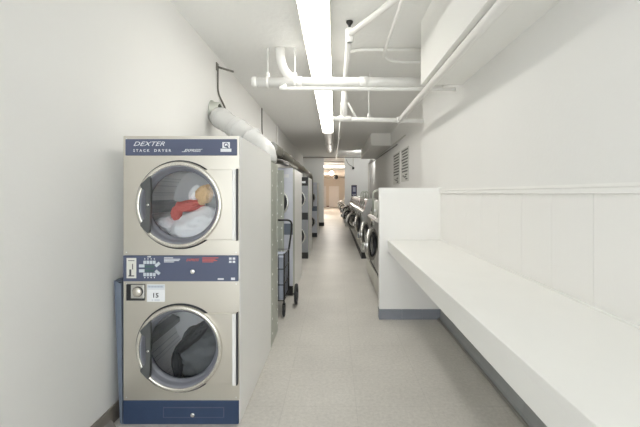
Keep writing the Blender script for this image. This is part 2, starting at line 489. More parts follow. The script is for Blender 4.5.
# lower cross pipe
lp = empty('cross_pipe', (.14, 5.4, 2.66), 'white pipe crossing the hall under the sprinkler riser', 'pipe')
p = MB().tube([(-.17, 0, 0), (XR-.143, 0, -.03)], .034, 14)
p.lathe([(.034, -.10), (.046, -.09), (.046, .09), (.034, .10)], axis='x', n=14)
p.lathe([(.034, .76), (.044, .77), (.044, .87), (.034, .88)], c=(0, 0, -.015), axis='x', n=14)
p.build('pipe_run', M['pipe'], lp)
MB().tube([(.05, .0, .24), (.17, 0, .02)], .017, 10).build('brace', M['pipe'], lp)
MB().tube([(.36, 0, .02), (.36, 0, H-2.66)], .009, 8).lathe([(.025, .03), (.025, .06), (.009, .09)], c=(.36, 0, 0), axis='z', n=12).build('hanger', M['pipe'], lp)
pipe_thing('soffit_pipe', MB().tube([(.955, -1.5, 2.643), (.955, 5.46, 2.643)], .036, 14).lathe([(.036, 5.36), (.046, 5.365), (.046, 5.46), (0, 5.462)], c=(.955, 0, 2.643), n=14), M['pipe'],
           'straight white pipe hugging the lower edge of the right soffit')
pipe_thing('conduit', MB().tube(rounded([(.10, 13.0, 3.28), (.15, 4.38, 3.28), (XR-.004, 4.38, 3.28)], .22, 8), .022, 10), M['pipe'],
           'white conduit bending right high above the thick crossing pipe', 'pipe')
pipe_thing('conduit', MB().tube(rounded([(.545, -1.5, 3.12), (.545, 4.36, 3.12), (XR-.004, 4.36, 3.12)], .34, 10), .017, 10), M['pipe'],
           'thin hooked white conduit with a J bend toward the soffit', 'pipe')
for (a, zz, yy0, lab) in ((1.628, 2.90, 8.45, 'upper thin conduit strip along the right wall above the notice boards'),
                          (1.632, 2.84, 9.6, 'lower thin conduit strip along the right wall near the rear soffit')):
    pipe_thing('wall_conduit', MB().tube([(a, yy0, zz), (a, YB-.04, zz+.12)], .017, 8), M['greypipe' if zz < 2.88 else 'conduit'], lab, 'pipe')
pipe_thing('corner_conduit', MB().tube([(1.60, YB-.03, 3.0), (1.60, YB-.03, 1.2)], .03, 8), M['conduit'],
           'vertical conduit dropping in the rear right corner', 'pipe')
pipe_thing('rear_cross_pipe', MB().tube([(XL+.005, YB-.10, 3.25), (XR2-.01, YB-.10, 3.27)], .028, 10), M['greypipe'],
           'grey pipe crossing high before the rear opening', 'pipe')
for k, (yy, zz, rr, lab) in enumerate(((19.2, 3.22, .04, 'nearest grey pipe crossing inside the rear opening'), (20.6, 3.16, .03, 'middle grey pipe crossing inside the rear opening'), (22.5, 3.05, .05, 'lowest grey pipe crossing inside the rear opening'))):
    pipe_thing('beam_pipe', MB().tube([(FX0+.003, yy, zz), (FX1-.003, yy, zz)], rr, 10), M['conduit'], lab, 'pipe')

# wires on the left wall
wr = empty('wall_conduit', (XL, 4.68, 3.18), 'thin dark conduit dropping from a bracket on the left wall to the white duct', 'pipe')
MB().tube(rounded([(.014, 0, 0), (.014, 0, -.33), (.014, .33, -.46), (.014, .36, -.6)], .08), .011, 8).build('conduit_run', M['wire'], wr)
MB().tube([(.012, 0, 0), (.21, .02, -.055)], .014, 8).box(-.001, .012, -.04, .04, -.05, .05, .003).build('bracket', M['wire'], wr)
pipe_thing('wall_cable', MB().tube([(XL+.012, 7.5, H-.02), (XL+.012, 7.52, 2.9), (XL+.012, 7.6, 2.5)], .012, 8), M['wire'],
           'short dark cable dropping down the left wall beyond the white duct', 'cable')
pipe_thing('wall_cable', MB().tube([(XL+.02, 9.4, H-.02), (XL+.02, 9.4, 2.4)], .022, 8), M['pipe'],
           'pale pipe drop on the left wall above the metal duct', 'cable')

# ------------------------------------------------------------------ stack dryer
DW, DD, DH = .786, 1.19, 1.947
hx = DW/2
def LX(px): return (px - 181.5)/148
def LZ(py): return (424.2 - py)/148
UZ, LZc, CX = 1.483, .517, -.007

def rect(mb, px0, px1, py0, py1, y0, y1, bev=0): return mb.box(LX(px0), LX(px1), y0, y1, LZ(py1), LZ(py0), bev)

def make_dryer(loc, label, full=True):
    d = empty('stack_dryer', loc, label, 'dryer', 'stack dryers along the left wall')
    c = MB()
    c.box(-hx, -hx+.02, .001, DD, 0, DH); c.box(hx-.02, hx, .001, DD, 0, DH)
    c.box(-hx+.02, hx-.02, .001, DD, DH-.02, DH); c.box(-hx+.02, hx-.02, DD-.02, DD, 0, DH-.02)
    c.box(-hx+.02, hx-.02, .02, DD-.02, 0, .02); c.box(-hx+.02, hx-.02, .05, DD-.02, .99, 1.01)
    c.build('cabinet', M['cream'], d)
    xa, xb = LX(123.6), LX(239.2)
    for nm, (za, zb), cz in (('upper_front', (LZ(255.3), DH), UZ), ('lower_front', (LZ(400.3), LZ(281)), LZc)):
        f = MB().plate_hole(xa, xb, za, zb, CX, cz, .262, -.012, .014).build(nm, M['steel'], d)
        for ix, iz in ((xa+.02, za+.02), (xb-.02, za+.02), (xa+.02, zb-.02), (xb-.02, zb-.02)):
            MB().sphere((ix, -.012, iz), .005, 1, .4, 1, 8, 6).build('screw', M['rivet'], f)
    # top sign panel
    tp = rect(MB(), 126, 237.3, 139.2, 155.6, -.020, -.011, .003).build('sign_panel', M['blue'], d)
    text_mesh('DEXTER', (165.5-134.3)/148, 4.3/148, M['print'], tp, 'lettering', LX(134.3), -.0198, LZ(146.1), .4, .0)
    text_mesh('STACK', 16.3/148, 2.7/148, M['print'], tp, 'lettering', LX(134), -.0198, LZ(152), 0, .02, 1.6)
    text_mesh('DRYER', 16.8/148, 2.7/148, M['print'], tp, 'lettering', LX(155), -.0198, LZ(152), 0, .02, 1.6)
    text_mesh('EXPRESS', (202-184.5)/148, 2.8/148, M['print'], tp, 'lettering', LX(184.5), -.0198, LZ(152), .5, .02)
    for q_ in ((182.5, 186, 151.6, 152.1), (199, 203, 149.2, 149.6)):
        rect(MB(), *q_, -.0206, -.0198).build('underline', M['print'], tp)
    lg = rect(MB(), 222.8, 230.3, 142.3, 148.3, -.0206, -.0198).build('logo', M['print'], tp)
    sw = MB().lathe([(.010, -.0214), (.016, -.0214), (.016, -.0204), (.010, -.0204)], c=(LX(226.6), 0, LZ(145.2)), n=20, closed=True)
    sw.prism([(LX(226.8), LZ(145.4)), (LX(229.6), LZ(148.3)), (LX(227.6), LZ(148.3)), (LX(225.8), LZ(146.4))], 'y', -.0214, -.0204)
    o2 = rect(MB(), 221, 231.8, 148.8, 152, -.0206, -.0198).build('logo_bar', M['print'], tp)
    sw.build('logo_swirl', M['blue'], tp)
    # middle control panel
    cp = rect(MB(), 124.2, 238.6, 255.3, 281, -.024, -.011, .003).build('control_panel', M['blue'], d)
    yb = -.0237
    l = rect(MB(), 127.7, 137.4, 257.7, 277.8, yb-.0015, yb).build('coin_label', M['label'], cp)
    g = MB(); rect(g, 130.6, 132.4, 269, 275.5, yb-.003, yb-.0014); rect(g, 129.8, 135.3, 275, 276, yb-.003, yb-.0014); rect(g, 133.4, 134.2, 263.5, 269, yb-.003, yb-.0014); rect(g, 129.5, 135.6, 260, 260.6, yb-.003, yb-.0014)
    g.build('coin_label_print', M['ink'], cp)
    for (a, b_, c_, e) in ((144.5, 147.1, 260.3, 263.6), (147.7, 150.3, 260.3, 263.6), (150.9, 153.5, 260.3, 263.6), (154.1, 156.7, 260.3, 263.6),
                           (144.5, 147.1, 272.4, 275.8), (147.7, 150.3, 272.4, 275.8), (150.9, 153.5, 272.4, 275.8), (154.1, 156.7, 272.4, 275.8),
                           (140.2, 145.6, 264, 267), (140.2, 145.6, 268.8, 272)):
        rect(MB(), a, b_, c_, e, yb-.004, yb, .0012).build('button', M['button'], cp)
    for s_ in (1, -1):
        m = MB(); m.box(-.018, .018, yb-.004, yb, -.010, .010, .0012)
        bmesh.ops.rotate(m.bm, verts=m.bm.verts, cent=(0, 0, 0), matrix=Matrix.Rotation(-s_*.7, 3, 'Y'))
        m.move((LX(158.6), 0, LZ(268 - s_*3.9))); m.build('button', M['button'], cp)
    for (c_, e) in ((265, 267.5), (269.2, 271.4)):
        rect(MB(), 146, 155, c_, e, yb-.002, yb).build('display', M['display'], cp)
    marks = []
    for k in range(4):
        for py in (258.6, 277.2): marks.append((145.3+3.2*k, 146.3+3.2*k, py-.5, py+.5))
    marks.append((148.4, 152, 255.9, 257))
    for k, wd in enumerate((9, 16, 15, 10)): marks.append((165, 165+wd, 257.2+1.35*k, 257.9+1.35*k))
    for px in (229.6, 233.2):
        for py in (257.2, 260.4): marks.append((px, px+2.6, py, py+2.2))
    marks += [(218.4, 224.4, 277.8, 279.4), (231.6, 235.6, 277.2, 279.6)]
    for q_ in marks: rect(MB(), *q_, yb-.001, yb).build('print_mark', M['print'], cp)
    text_mesh('EXPRESS', 13/148, 2.6/148, M['redprint'], cp, 'red_lettering', LX(187), yb+.0002, LZ(260.9), .5, .02)
    for k, wd in enumerate((16, 13, 15, 11)):
        rect(MB(), 203, 203+wd, 257.2+1.35*k, 257.9+1.35*k, yb-.001, yb).build('red_print', M['redprint'], cp)
    MB().lathe([(.017, 0), (.017, -.006), (.013, -.010), (0, -.010)], c=(LX(193.5), yb, LZ(271.2)), n=20).box(LX(193.5)-.002, LX(193.5)+.002, yb-.0115, yb-.009, LZ(271.2)-.007, LZ(271.2)+.007).build('lock', M['chrome'], cp)
    # coin slide and price card
    cs = MB(); rect(cs, 127.1, 145.2, 284, 300.3, -.022, -.011, .002)
    cs = cs.build('coin_slide', M['black'], d)
    rect(MB(), 132.2, 145.3, 284.2, 297.8, -.028, -.021, .002).build('coin_plate', M['chrome'], cs)
    MB().lathe([(.031, 0), (.031, -.012), (.024, -.018), (0, -.018)], c=(LX(139), -.026, LZ(291.2)), n=24).build('coin_knob', M['steel'], cs)
    MB().lathe([(.034, 0), (.034, -.006), (.029, -.006), (.029, 0)], c=(LX(139), -.0278, LZ(291.2)), n=24).build('knob_ring', M['black'], cs)
    pc = rect(MB(), 147, 165, 284.2, 301.7, -.0135, -.0115).build('price_card', M['paper'], d)
    text_mesh('15', 5.4/148, 4.6/148, M['ink'], pc, 'lettering', LX(153.4), -.0133, LZ(297.6), 0, .02)
    g = MB(); rect(g, 147.5, 164.5, 285, 288.2, -.0141, -.0132); g.build('card_header', M['button'], pc)
    for k in range(5): rect(MB(), 148.6+3*k, 150.8+3*k, 286, 287.2, -.0147, -.0138).build('card_print', M['greyink'], pc)
    for q_ in ((147.3, 164.8, 288.8, 289.2), (152, 153, 299.6, 300.4), (154.6, 160, 299.7, 300.3)):
        rect(MB(), *q_, -.0141, -.0132).build('card_print', M['greyink'], pc)
    # navy kick panel
    bs = rect(MB(), 123.4, 238.8, 400.3, 424.1, -.016, -.0, .004).build('kick_panel', M['bluebase'], d)
    g = rect(MB(), 163.5, 224.5, 406.6, 417.2, -.019, -.0155, .0015); g.build('access_hatch', M['blue'], bs)
    g = rect(MB(), 164.4, 223.6, 407.4, 416.4, -.0205, -.0185, .001); g.build('hatch_face', M['bluebase'], bs)
    MB().lathe([(.015, 0), (.015, -.007), (.011, -.010), (0, -.010)], c=(LX(193.3), -.0200, LZ(414)), n=18).build('lock', M['chrome'], bs)
    # doors
    for cz, q in ((UZ, 'upper'), (LZc, 'lower')):
        # flange ring with deep bowl
        R = MB().lathe([(.300, -.012), (.300, -.018), (.291, -.024)], c=(CX, 0, cz), n=64)
        gk = R
        door = MB().lathe([(.289, -.013), (.289, -.036), (.285, -.043), (.270, -.046), (.264, -.042), (.262, -.034), (.262, -.013)], c=(CX, 0, cz), n=64, closed=True)
        # latch plate joined to the ring
        arcp = [(CX+.288*math.cos(t), cz+.288*math.sin(t)) for t in [-.958+1.916*i/24 for i in range(25)]]
        door = door.build('door', M['ring'], d)
        gk.build('outer_gasket', M['rubber'], door)
        MB().prism([(LX(237), cz-.236), (LX(237), cz+.236)] + arcp[::-1], 'y', -.026, -.0125, .002).build('latch_plate', M['steel'], door)
        MB().lathe([(.2625, -.036), (.257, -.037), (.252, -.026), (.248, -.020), (.246, .004), (.240, .010), (.236, .012), (.228, .030), (.228, .042), (.2625, .042)], c=(CX, 0, cz), n=64).build('inner_gasket', M['gasket'], door)
        MB().lathe([(0, .012), (.08, .013), (.16, .018), (.2295, .028)], c=(CX, 0, cz), n=64).build('glass', M['glass'], door)
        hb = MB().box(LX(233.8), LX(237.2), -.052, -.028, cz-.238, cz+.238, .004)
        hb.build('handle', M['trim'], door)
        MB().box(LX(237.2), LX(238.4), -.040, -.012, cz-.242, cz+.242, .002).build('handle_edge', M['rubber'], door)
        pts = [(149.6, 176.6), (141, 185), (142, 188.2), (147, 190.5), (147.3, 217), (141, 223), (141.5, 225.5), (148.4, 232.8), (150.2, 231), (151, 222), (151.5, 190), (151, 178.5)]
        MB().prism([(LX(a)+.021, LZ(b_) - UZ + cz) for a, b_ in pts][::-1], 'y', -.066, -.040, .003).build('hinge', M['hinge'], door)
        MB().lathe([(0, -.073), (.008, -.072), (.008, -.064)], c=(LX(149.2)+.021, 0, cz+.0), n=10).build('hinge_bolt', M['chrome'], door)
        # drum
        dm = MB().lathe([(.245, .05), (.33, .055), (.33, .62), (.322, .63), (0, .63)], c=(CX, 0, cz), n=64)
        dm = dm.build('drum', M['drum'], d)
        for k in range(3):
            a = 3.22 + k*2*PI/3
            m = MB().prism([(-.05, 0), (.05, 0), (.018, .06), (-.018, .06)], 'y', .10, .61)
            # stand on the drum wall pointing inwards
            bmesh.ops.rotate(m.bm, verts=m.bm.verts, cent=(0, 0, 0), matrix=Matrix.Rotation(-(a+PI/2), 3, 'Y'))
            m.move((CX+.329*math.cos(a), 0, cz+.329*math.sin(a)))
            m.build('baffle', M['baffle'], dm)
        MB().lathe([(0, .600), (.05, .602), (.055, .629)], c=(CX, 0, cz), n=24).build('drum_hub', M['galv'], dm)
    return d

DXC = -1.0376
YD = 2.478
dryer = make_dryer((DXC, YD, 0), 'large stack dryer nearest the camera with white and black laundry behind its doors')

# plainer dark-panelled stack dryers farther along, doors close to the aisle side
def make_grey_dryer(label):
    d = empty('stack_dryer', (0, 0, 0), label, 'dryer', 'stack dryers along the left wall')
    w_, dd = .36, 1.5
    c = MB()
    c.box(-w_, -w_+.02, .02, dd, 0, DH); c.box(w_-.02, w_, .02, dd, 0, DH); c.box(-w_+.02, w_-.02, .02, dd, DH-.02, DH); c.box(-w_+.02, w_-.02, dd-.02, dd, 0, DH-.02); c.box(-w_+.02, w_-.02, .06, dd-.02, .97, .99)
    c.build('cabinet', M['cream'], d)
    MB().box(w_-.012, w_+.004, .03, .22, .0, DH-.002).build('side_strip', M['galv'], d)
    for z0, z1 in ((.15, .93), (1.10, 1.74)):
        MB().plate_hole(-w_, w_, z0, z1, .07, (z0+z1)/2, .20, .0, .018).build('front', M['greyfront'], d)
    t = MB().box(-w_, w_, -.004, .018, 1.74, DH, .003).build('sign_panel', M['black'], d)
    MB().box(.10, .30, -.006, -.0035, 1.80, 1.85).build('sign_plate', M['print'], t)
    MB().box(-w_, w_, -.004, .018, .93, 1.10, .003).build('control_panel', M['black'], d)
    MB().box(-w_, w_, .012, .06, 0, .15).build('kick_panel', M['toe'], d)
    for cz in (.54, 1.42):
        dr = MB().lathe([(.235, .0), (.235, -.03), (.225, -.045), (.205, -.045), (.198, -.02)], c=(.07, 0, cz), n=40).build('door', M['chrome'], d)
        MB().lathe([(.2045, -.043), (.15, -.035), (.15, .0), (.2045, .0)], c=(.07, 0, cz), n=40, closed=True).build('gasket', M['rubber'], dr)
        MB().lathe([(0, -.012), (.08, -.013), (.151, -.022)], c=(.07, 0, cz), n=32).build('glass', M['glass'], dr)
        MB().lathe([(.24, .05), (.26, .06), (.26, .55), (0, .56)], c=(.07, 0, cz), n=40).build('drum', M['galv'], d)
    return d
M['bluewhite'] = mat('blue_white_front', (.66, .68, .76), .4)
M['greyfront'] = mat('grey_front', (.30, .31, .33), .4, metal=.3)
g1 = None
for yy, lab in ((5.55, 'second stack dryer from the camera, seen as a sliver behind the black cart'),
                (8.7, 'third stack dryer from the camera, under the end of the metal duct'),
                (13.0, 'fourth and farthest stack dryer along the left wall')):
    if g1 is None: c = g1 = make_grey_dryer(lab)
    else: c = copy_tree(g1)
    c.location = (-.642-.36, yy, 0); c['label'] = lab
    for ch in c.children:
        k_ = ch.name.split('.')[0]
        if k_ in ('front', 'sign_panel', 'control_panel') and yy != 8.7:
            ch.material_slots[0].link = 'OBJECT'; ch.material_slots[0].material = M['bluesheet'] if k_ == 'control_panel' else M['bluewhite']
        elif k_ in ('front', 'sign_panel', 'control_panel'):
            ch.material_slots[0].link = 'OBJECT'; ch.material_slots[0].material = M['greyfront'] if k_ == 'front' else M['black']

# ------------------------------------------------------------------ laundry in the drums
def cloth(name, m, c, sx, sy, sz, seed, label, cat, fold=.28, flat=None, rot=0, ry=0, group=None):
    mb = MB(); bmesh.ops.create_icosphere(mb.bm, subdivisions=5, radius=1)
    off = Vector((seed*3.7, seed*1.3, seed*2.1))
    for v in mb.bm.verts:
        p = v.co.copy()
        n1 = noise.noise(p*1.3 + off); n2 = 1 - abs(noise.noise(p*2.2 + off*2))*2; n3 = noise.noise(p*5 + off)
        k = 1 + fold*(n1*.8 + n2*.35 + n3*.16)
        q = p*k
        v.co = Vector((q.x*sx, q.y*sy, q.z*sz))
    if ry: bmesh.ops.rotate(mb.bm, verts=mb.bm.verts, cent=(0, 0, 0), matrix=Matrix.Rotation(ry, 3, 'Y'))
    # lie inside the drum: keep every point inside its cylinder
    for f in mb.bm.faces: f.smooth = True
    mb.move(c)
    cx, cz = DXC+CX, UZ if c[2] > 1.0 else LZc
    for v in mb.bm.verts:
        dx, dz = v.co.x-cx, v.co.z-cz; rr = math.hypot(dx, dz)
        if rr > .322: v.co.x = cx+dx*.322/rr; v.co.z = cz+dz*.322/rr
        v.co.y = max(v.co.y, YD+.075 if rr > .19 else YD+.055)
        v.co.y = min(v.co.y, YD+.595)
    o = mb.build(name, m); return tag(o, label, cat, group)
dx = DXC+CX
cloth('towel', M['white_cloth'], (dx+.03, YD+.24, UZ-.185), .185, .17, .145, 1, 'white towel heaped behind the upper dryer door', 'towel', ry=-.3)
cloth('towel', M['white_cloth'], (dx-.185, YD+.19, UZ-.150), .075, .08, .052, 2, 'small white cloth at the lower left of the upper drum', 'towel', ry=.25)
cloth('shirt', M['red_cloth'], (dx-.02, YD+.19, UZ-.012), .098, .07, .040, 3, 'red garment lying on the white laundry in upper drum', 'clothing', ry=-.1)
cloth('shirt', M['red_cloth'], (dx-.098, YD+.17, UZ-.05), .034, .04, .066, 8, 'red sleeve hanging down the white laundry in upper drum', 'clothing', ry=.3)
cloth('shirt', M['yellow_cloth'], (dx+.100, YD+.17, UZ+.070), .055, .055, .072, 4, 'peach yellow garment at the right of the upper drum', 'clothing', ry=.3)
cloth('towel', M['white_cloth'], (dx+.025, YD+.21, UZ+.072), .042, .05, .066, 5, 'white cloth tip between the red and peach laundry', 'towel', ry=.6)
cloth('trousers', M['grey_cloth'], (dx+.075, YD+.25, LZc-.150), .19, .16, .165, 6, 'charcoal garment filling the right of the lower drum', 'clothing', fold=.42)
cloth('trousers', M['black_cloth'], (dx+.015, YD+.14, LZc+.005), .165, .06, .042, 7, 'black garment slung diagonally across the lower drum', 'clothing', ry=-.75)
cloth('trousers', M['black_cloth'], (dx-.075, YD+.12, LZc-.17), .038, .045, .10, 9, 'black trouser leg hanging in the middle of the lower drum', 'clothing')

# ------------------------------------------------------------------ blue sheets leaning left of the dryer
for k, (xt, xb_, yk) in enumerate(((-1.4985, -1.4585, 2.475), (-1.479, -1.450, 2.468), (-1.460, -1.4415, 2.462))):
    hh = .968 - .008*k
    m = MB().prism([(0, 0), (.0065, 0), (xt-xb_+.0175, hh), (xt-xb_, hh)], 'y', 0, .60, .001)
    tag(m.build('metal_sheet', M['bluesheet'], None, (xb_, yk, .0)), ('blue grey metal sheet leaning against the left wall', 'middle of the three blue grey metal sheets left of the near dryer', 'blue grey metal sheet leaning right beside the near dryer')[k], 'sheet', 'metal sheets between dryer and left wall')

# ------------------------------------------------------------------ exhaust: plenum, wrapped duct, metal duct
pl = empty('exhaust_box', (-.66, 3.69, 0), 'riveted galvanised exhaust box standing behind the near dryer', 'exhaust box')
m = MB().box(-.55, .015, .0, .40, 0, 1.88, .004); m.build('box', M['galv'], pl)
MB().box(.0145, .020, .33, .40, .02, 1.86, .002).build('seam_strip', M['galv'], pl)
for yy in (.06, .365):
    for k in range(12):
        MB().sphere((.0205 if yy > .3 else .0155, yy, .12+.152*k), .011, .5, 1, 1, 8, 6).build('rivet', M['rivet'], pl)
po = empty('metal_post', (-.86, 5.36, 0), 'galvanised sheet metal post with rivets behind the black cart', 'post')
MB().box(-.12, .10, 0, .10, 0, 1.90, .004).build('post_body', M['galv'], po)
for k in range(10):
    MB().sphere((.075, -.001, .2+.17*k), .011, 1, .5, 1, 8, 6).build('rivet', M['rivet'], po)

wd = empty('wrapped_duct', (-1.515, 4.50, 2.56), 'white plastic wrapped duct from the left wall down behind the near dryer', 'duct')
core = [(.0, 0, 0), (.685, -.52, -.46), (.78, -.585, -.56), (.785, -.60, -.668)]
cp_ = rounded(core, .16, 8)
full = [Vector(core[0]).lerp(cp_[1], .16+.84*i/22) for i in range(22)] + cp_[1:]
rad = [.118*(1+.025*math.sin(i*2.3)+(.05 if i in (3, 4, 12, 13) else 0))*(1 if i < 22 else .9) for i in range(len(full))]
sl = MB().tube(full, .115, 28, radii=rad)
for v in sl.bm.verts:
    d_ = noise.noise_vector(v.co*11) ; v.co += d_*.007 + noise.noise_vector(v.co*32)*.003
sl.build('duct_sleeve', M['wrap'], wd)
dirv = (Vector(core[1])-Vector(core[0])).normalized()
q = Vector((0, 1, 0)).rotation_difference(dirv).to_matrix()
for t_ in (.21, .25, .52, .56, .60, .84):
    m = MB().lathe([(.115, -.018), (.129, -.012), (.124, 0), (.130, .010), (.115, .018)], n=28)
    for v in m.bm.verts: v.co += noise.noise_vector(v.co*25+Vector((t_*9, 0, 0)))*.006
    bmesh.ops.rotate(m.bm, verts=m.bm.verts, cent=(0, 0, 0), matrix=q); m.move(dirv*t_)
    m.build('band', M['wrap'], wd)
MB().lathe([(.10, .001), (.145, .001), (.145, .012), (.125, .016), (.122, .10), (.10, .10)], axis='x', n=28).build('wall_collar', M['galv'], wd)

md = empty('metal_duct', (-.75, 4.30, 2.10), 'shiny round metal duct running above the farther dryers', 'duct')
path = rounded([(0, 0, 0), (0, 5.55, 0), (.05, 5.95, -.02), (.06, 6.04, -.25), (.06, 6.04, -.95)], .2, 6)
MB().tube(path, .072, 18).build('duct_pipe', M['duct'], md)
for yy in (.5, 1.6, 2.7, 3.8):
    MB().lathe([(.072, yy-.03), (.080, yy-.025), (.080, yy+.025), (.072, yy+.03)], n=18).build('collar', M['duct'], md)
for yy in (.75, 2.6, 4.2):
    MB().tube([(0, yy, .08), (-.765, yy, .35)], .007, 6).build('hanger_wire', M['wire'], md)
tag(MB().tube(rounded([(-.86, 4.4, 1.95), (-.72, 4.72, 1.975), (-.70, 5.3, 1.985)], .1), .035, 12).build('branch_pipe', M['dark']), 'short dark pipe tucked under the start of the metal duct', 'pipe')

# ------------------------------------------------------------------ folding cart
ca = empty('utility_cart', (-.745, 4.90, 0), 'black wire folding cart with blue liner and tall looped handle', 'cart')
x0, x1, y0_, y1_ = -.17, .10, -.28, .20
fr = MB()
for zz in (.20, .40, .60, .78):
    fr.tube([(x0, y0_, zz), (x1, y0_, zz), (x1, y1_, zz), (x0, y1_, zz), (x0, y0_, zz)], .006, 6)
for xx in (x0, x1):
    for yy in (y0_, y1_): fr.tube([(xx, yy, .14), (xx, yy, .80)], .009, 8)
for k in range(1, 5):
    yy = y0_ + (y1_-y0_)*k/5
    fr.tube([(x1, yy, .20), (x1, yy, .78)], .004, 6); fr.tube([(x0, yy, .20), (x0, yy, .78)], .004, 6)
for k in range(1, 4):
    xx = x0 + (x1-x0)*k/4
    fr.tube([(xx, y0_, .20), (xx, y0_, .78)], .004, 6)
fr.tube([(x0-.02, y1_+.03, .145), (x1+.10, y1_+.03, .145)], .010, 8)
fr.tube([(x0, y1_, .2), (x0, y1_+.03, .145)], .009, 8); fr.tube([(x1, y1_, .2), (x1, y1_+.03, .145)], .009, 8)
fr.build('frame', M['black'], ca)
MB().box(x0+.012, x1-.012, y0_+.012, y1_-.012, .205, .75, .012).build('liner', M['liner'], ca)
MB().tube(rounded([(x0, y1_, .78), (x0, y1_+.02, 1.10), (x0, y1_-.06, 1.19), (x1+.04, y1_-.06, 1.19), (x1+.04, y1_+.02, 1.08), (x1, y1_, .78)], .08), .013, 10).build('handle', M['black'], ca)
for xx in (x0-.03, x1+.10):
    w_ = MB().lathe([(.095, -.012), (.138, -.018), (.145, 0), (.138, .018), (.095, .012)], c=(xx, y1_+.03, .145), axis='x', n=28, closed=True).build('wheel', M['rubber'], ca)
    s_ = MB().lathe([(0, -.022), (.025, -.02), (.025, .02), (0, .022)], c=(xx, y1_+.03, .145), axis='x', n=14)
    for k in range(8):
        a = k*PI/4; s_.tube([(xx, y1_+.03, .145), (xx, y1_+.03+.10*math.cos(a), .145+.10*math.sin(a))], .004, 6)
    s_.build('spokes', M['hinge'], w_)
for xx in (x0+.02, x1-.0):
    w_ = MB().lathe([(0, -.013), (.06, -.013), (.068, 0), (.06, .013), (0, .013)], c=(xx, y0_-.005, .068), axis='x', n=22).build('caster', M['rubber'], ca)
    MB().box(xx-.018, xx-.013, y0_-.02, y0_+.015, .06, .16).box(xx+.013, xx+.018, y0_-.02, y0_+.015, .06, .16).box(xx-.018, xx+.018, y0_-.02, y0_+.015, .155, .165).build('fork', M['black'], w_)

# ------------------------------------------------------------------ washers
def make_washer(name, label, cat, group, w, front_h, big):
    o = empty(name, (0, 0, 0), label, cat, group)
    h2 = w/2 - .006; D = .65 if big else .72
    base_z = .03 if big else .13
    b = MB()
    b.prism([(0, base_z+.02), (0, 1.12), (.05, 1.15), (.13, front_h), (D, front_h), (D, base_z+.02)], 'x', -h2, h2, .006)
    b.build('cabinet', M['steel2'], o)
    MB().box(-h2+.01, h2-.01, .055 if big else -.02, D-.03, 0, base_z+.019).build('plinth', M['toe'], o)
    MB().box(-h2+.004, h2-.004, -.018, .001, base_z+.03, .33 if big else .46, .004).build('lower_panel', M['lowerpanel'], o)
    MB().box(-h2, h2, -.006, .001, .335 if big else .465, .365 if big else .495).build('seam', M['toe'], o)
    # sloped control panel
    a = math.atan2(.08, front_h-1.15)
    cpl = MB(); cpl.box(-h2+.03, h2-.03, -.006, .004, .02, (front_h-1.15)/math.cos(a)-.02, .002)
    bmesh.ops.rotate(cpl.bm, verts=cpl.bm.verts, cent=(0, 0, 0), matrix=Matrix.Rotation(-a, 3, 'X'))
    cpl.move((0, .049, 1.15)); cpl = cpl.build('control_panel', M['pinkpanel'] if not big else M['galv'], o)
    g = MB(); g.box(-h2+.10, -h2+.30, -.012, -.003, .06, .20, .003)
    bmesh.ops.rotate(g.bm, verts=g.bm.verts, cent=(0, 0, 0), matrix=Matrix.Rotation(-a, 3, 'X')); g.move((0, .049, 1.15))
    g.build('display', M['black'], cpl)
    for k in range(4):
        g = MB(); g.box(.02+.07*k, .065+.07*k, -.014, -.003, .08, .13, .004)
        bmesh.ops.rotate(g.bm, verts=g.bm.verts, cent=(0, 0, 0), matrix=Matrix.Rotation(-a, 3, 'X')); g.move((0, .049, 1.15))
        g.build('button', M['paper'], cpl)
    MB().box(h2-.28, h2-.06, -.02, .002, .98, 1.10, .006).build('coin_box', M['chrome'], o)
    R = .232 if big else .215; cz = .82
    # door: origin on its hinge side
    d = MB().lathe([(R, .0), (R, -.04), (R-.012, -.062), (R-.05, -.072), (R-.065, -.058), (R-.068, -.03), (R-.060, .0)], c=(R, 0, 0), n=48, closed=True).build('door', M['washring'], o, (-R-.0, -.001, cz))
    MB().lathe([(R-.064, -.04), (R-.082, -.045), (R-.082, .006), (R-.059, .006)], c=(R, 0, 0), n=48, closed=True).build('gasket', M['rubber'], d)
    MB().lathe([(0, -.02), (R*.4, -.024), (R-.081, -.038)], c=(R, 0, 0), n=40).build('glass', M['glass'], d)
    MB().box(2*R-.02, 2*R+.045, -.085, -.045, -.05, .05, .008).build('latch', M['chrome'], d)
    MB().box(-.04, .03, -.05, -.0, -.09, .09, .006).build('hinge', M['hinge'], d)
    MB().lathe([(R-.07, -.003), (R-.09, -.006), (0, -.004)], c=(0, 0, cz), n=40).build('drum', M['galv'], o)
    hs = MB().tube([(0, .05, front_h-.26)] + [(0, .05, front_h+.10)] + arc((0, .115, front_h+.12), .065, PI, 0, 12, 'yz') + [(0, .18, front_h-.01)], .016, 10)
    hs.build('hose', M['galv'], o)
    MB().box(-.30, -.02, .18, .42, front_h-.002, front_h+.02, .006).build('soap_hatch', M['chrome'], o)
    return o
W_ROT = -PI/2
def swing(o, a):
    for ch in o.children:
        if ch.name.startswith('door'): ch.rotation_euler = (0, 0, -a)
big = make_washer('washer', 'large chrome front washer nearest the white partition', 'washer', 'front loading washers along the right wall', 1.30, 1.425, True)
big.location = (.64, 5.29, 0); big.rotation_euler = (0, 0, W_ROT)
b2 = copy_tree(big); b2.location = (.64, 6.61, 0); b2['label'] = 'second large chrome front washer from the white partition'
sm = make_washer('washer', 'first of the smaller washers beyond the two large ones', 'washer', 'front loading washers along the right wall', .72, 1.42, False)
sm.location = (.65, 9.05, 0); sm.rotation_euler = (0, 0, W_ROT); smalls = [sm]
ordn = ['second', 'third', 'fourth', 'fifth', 'sixth', 'seventh', 'eighth', 'ninth', 'tenth', 'eleventh and last']
